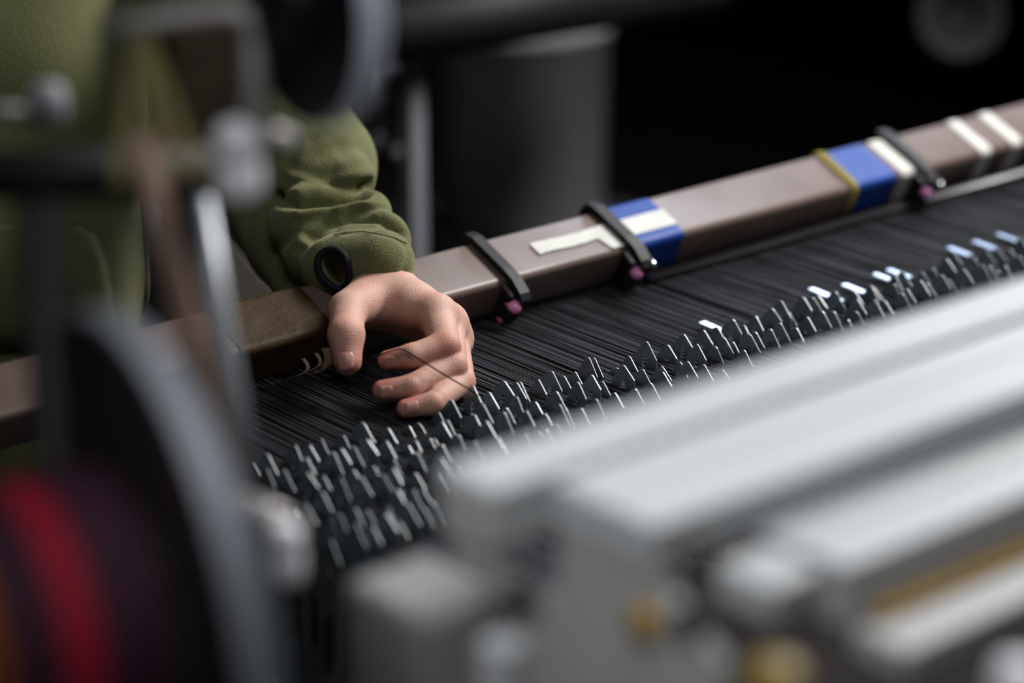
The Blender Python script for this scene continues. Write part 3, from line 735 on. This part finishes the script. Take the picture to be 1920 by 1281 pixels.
# pocket panel
rows_ = []
ol = [(118,425),(150,412),(178,440),(200,490),(212,545),(218,600),(220,660)]
for (x1, y1) in ol:
    rr_ = []
    for t in np.linspace(0, 1, 14):
        x = x1*(1-t)+(-60)*t; y = max(y1, 425)+8*t if y1 < 425 else y1
        h = cast(bv_t, at(x, y, 1.7)); rr_.append((h if h is not None else (rr_[-1] if rr_ else at(x, y, 1.8)))-Fv*(.0035 if t > 0 else .0015))
    rows_.append(rr_)
V = [p for r__ in rows_ for p in r__]; n = 14
pk_ = obj('pocket', V, [(i*n+j, i*n+j+1, (i+1)*n+j+1, (i+1)*n+j) for i in range(len(ol)-1) for j in range(n-1)], 'cloth', torso)
so = pk_.modifiers.new('thick', 'SOLIDIFY'); so.thickness = .003; so.offset = -1

# ------------------------------------------------------------------ background
MB().box((-3, -3, -.05), (7, 8, 0)).obj('floor', 'floor', smooth=False, kind='structure')
MB().box((-3, 6.2, 0), (7, 6.3, 3.6)).obj('wall_back', 'wall', smooth=False, kind='structure')
MB().box((6.6, -3, 0), (6.7, 6.2, 3.6)).obj('wall_right', 'wall', smooth=False, kind='structure')
MB().box((-3.1, -3, 0), (-3, 6.2, 3.6)).obj('wall_left', 'wall', smooth=False, kind='structure')
MB().box((-3, -3.1, 0), (6.6, -3, 3.6)).obj('wall_front', 'wall', smooth=False, kind='structure')
MB().box((-3, -3, 3.6), (6.6, 6.2, 3.7)).obj('ceiling', 'wall', smooth=False, kind='structure')
fr_ = thing('machine_side_frame', ((xA+xD)/2, yD, 0), 'dark machine frame under the aluminium rails, with yellow and pale knobs', 'machine frame')
MB().box((xA-.12, yD-.12, 0), (xD+.40, yA+.02, zF)).obj('casting', 'matteblack', fr_, smooth=False, bevel=.01)
MB().lathe(at(1455,1262,.88), (0,0,1), [(.010,zF-at(1455,1262,.88)[2]),(.011,-.002),(.009,.003),(.0001,.0035)], 32).obj('yellow_knob', 'yellow', fr_, label='yellow plastic knob')
MB().lathe(at(1912,1262,.88), (0,0,1), [(.009,zF-at(1912,1262,.88)[2]),(.010,-.002),(.008,.003),(.0001,.0035)], 32).obj('white_knob', 'white', fr_, label='pale round knob')

p = at(975, 410, 3.3)
MB().lathe(p, (0,0,1), [(.105,0),(.112,.01),(.118,.26),(.122,.262),(.122,.275),(.0001,.275)], 64).obj('grey_bin', 'binm', label='dark grey cylindrical bin in the shadows behind the beam', cat='bin')
MB().box(tuple(np.array([p[0]-.16, p[1]-.16, 0])), (p[0]+.16, p[1]+.16, p[2])).obj('pedestal', 'matteblack', smooth=False, label='black pedestal carrying the grey bin', cat='pedestal')
p = at(778, 480, 2.6)
MB().box((p[0]-.010, p[1]-.010, p[2]-.5), (p[0]+.010, p[1]+.010, p[2]+.26)).obj('grey_post', 'postm', smooth=False, bevel=.003, label='narrow grey upright post right of the sleeve', cat='post')
b = MB()
p = at(735, 190, 2.6)
for i in range(26):
    q = p+Rv*random.uniform(-.028,.022)+Uv*random.uniform(-.06,.05)
    b.lathe(q, (random.uniform(-1,1),random.uniform(-1,1),.4), [(.002,-.010),(.007,-.006),(.009,.003),(.003,.010)], 9)
b.obj('plastic_wrap', 'wrap', label='crumpled clear plastic wrap hanging beside the grey post', cat='plastic wrap')
MB().tube([at(690,60,2.4), at(1330,-30,2.9)], .035, 20).obj('dark_roller', 'matteblack', label='dark roller crossing the top above the grey bin', cat='roller')
MB().lathe(at(1800,30,3.2), -Fv, [(.0001,-.02),(.034,-.02),(.040,0),(.052,.004),(.056,.010),(.056,-.02)], 40).obj('ring', 'dimring', label='dim grey ring in the darkness at upper right', cat='ring')
p = at(465, 520, 2.0)
V = [at(395,430,1.98), at(420,440,1.98), at(530,572,1.98), at(400,620,1.98)]
V2 = [v+Fv*.004 for v in V]
MB().add(V+V2, [(0,1,2,3),(7,6,5,4),(0,4,5,1),(1,5,6,2),(2,6,7,3),(3,7,4,0)]).obj('beige_card', 'beige', smooth=False, label='beige card visible in the gap between sweatshirt and sleeve', cat='card')

# ------------------------------------------------------------------ light: ceiling lamp, window light, fill and an added rail light
w = bpy.data.worlds.new('world'); sc.world = w; w.use_nodes = True
w.node_tree.nodes['Background'].inputs[0].default_value = (.55,.62,.75,1); w.node_tree.nodes['Background'].inputs[1].default_value = .010
def area(name, loc, target, sx, sy, power, col=(1,1,1)):
    l = bpy.data.lights.new(name, 'AREA'); l.shape = 'RECTANGLE'; l.size = sx; l.size_y = sy; l.energy = power; l.color = col
    o = bpy.data.objects.new(name, l); COL.objects.link(o); o.location = loc
    o.rotation_euler = (Vector(target)-Vector(loc)).to_track_quat('-Z', 'Y').to_euler(); return o
HP = at(800, 600, 1.65)
area('ceiling_lamp', HP+Rv*1.08+FH*.62+Zv*1.22, HP, .75, .45, 47, (1,.985,.97))
area('window_light', HP+Rv*1.1+FH*2.6+Zv*1.3, HP+Rv*.2, 1.5, .6, 26, (.80,.88,1))
area('room_fill', HP+Rv*.25-FH*1.15+Zv*1.6, HP, .8, .7, 8.5, (.96,.98,1))
tl = at(-420, -300, .62)
tk = area('added_rail_fill', tl, at(1050, 1150, .97), .16, .10, .17, (.96,.98,1)); tk.data.spread = math.radians(75)  # unseen light added to brighten the rail ends and left cluster
print('droppers', ndrop, 'hand min z', hand_min, 'Yrow', Y_ROW, 'Ybeam', Y_BEAM, 'A', A0)
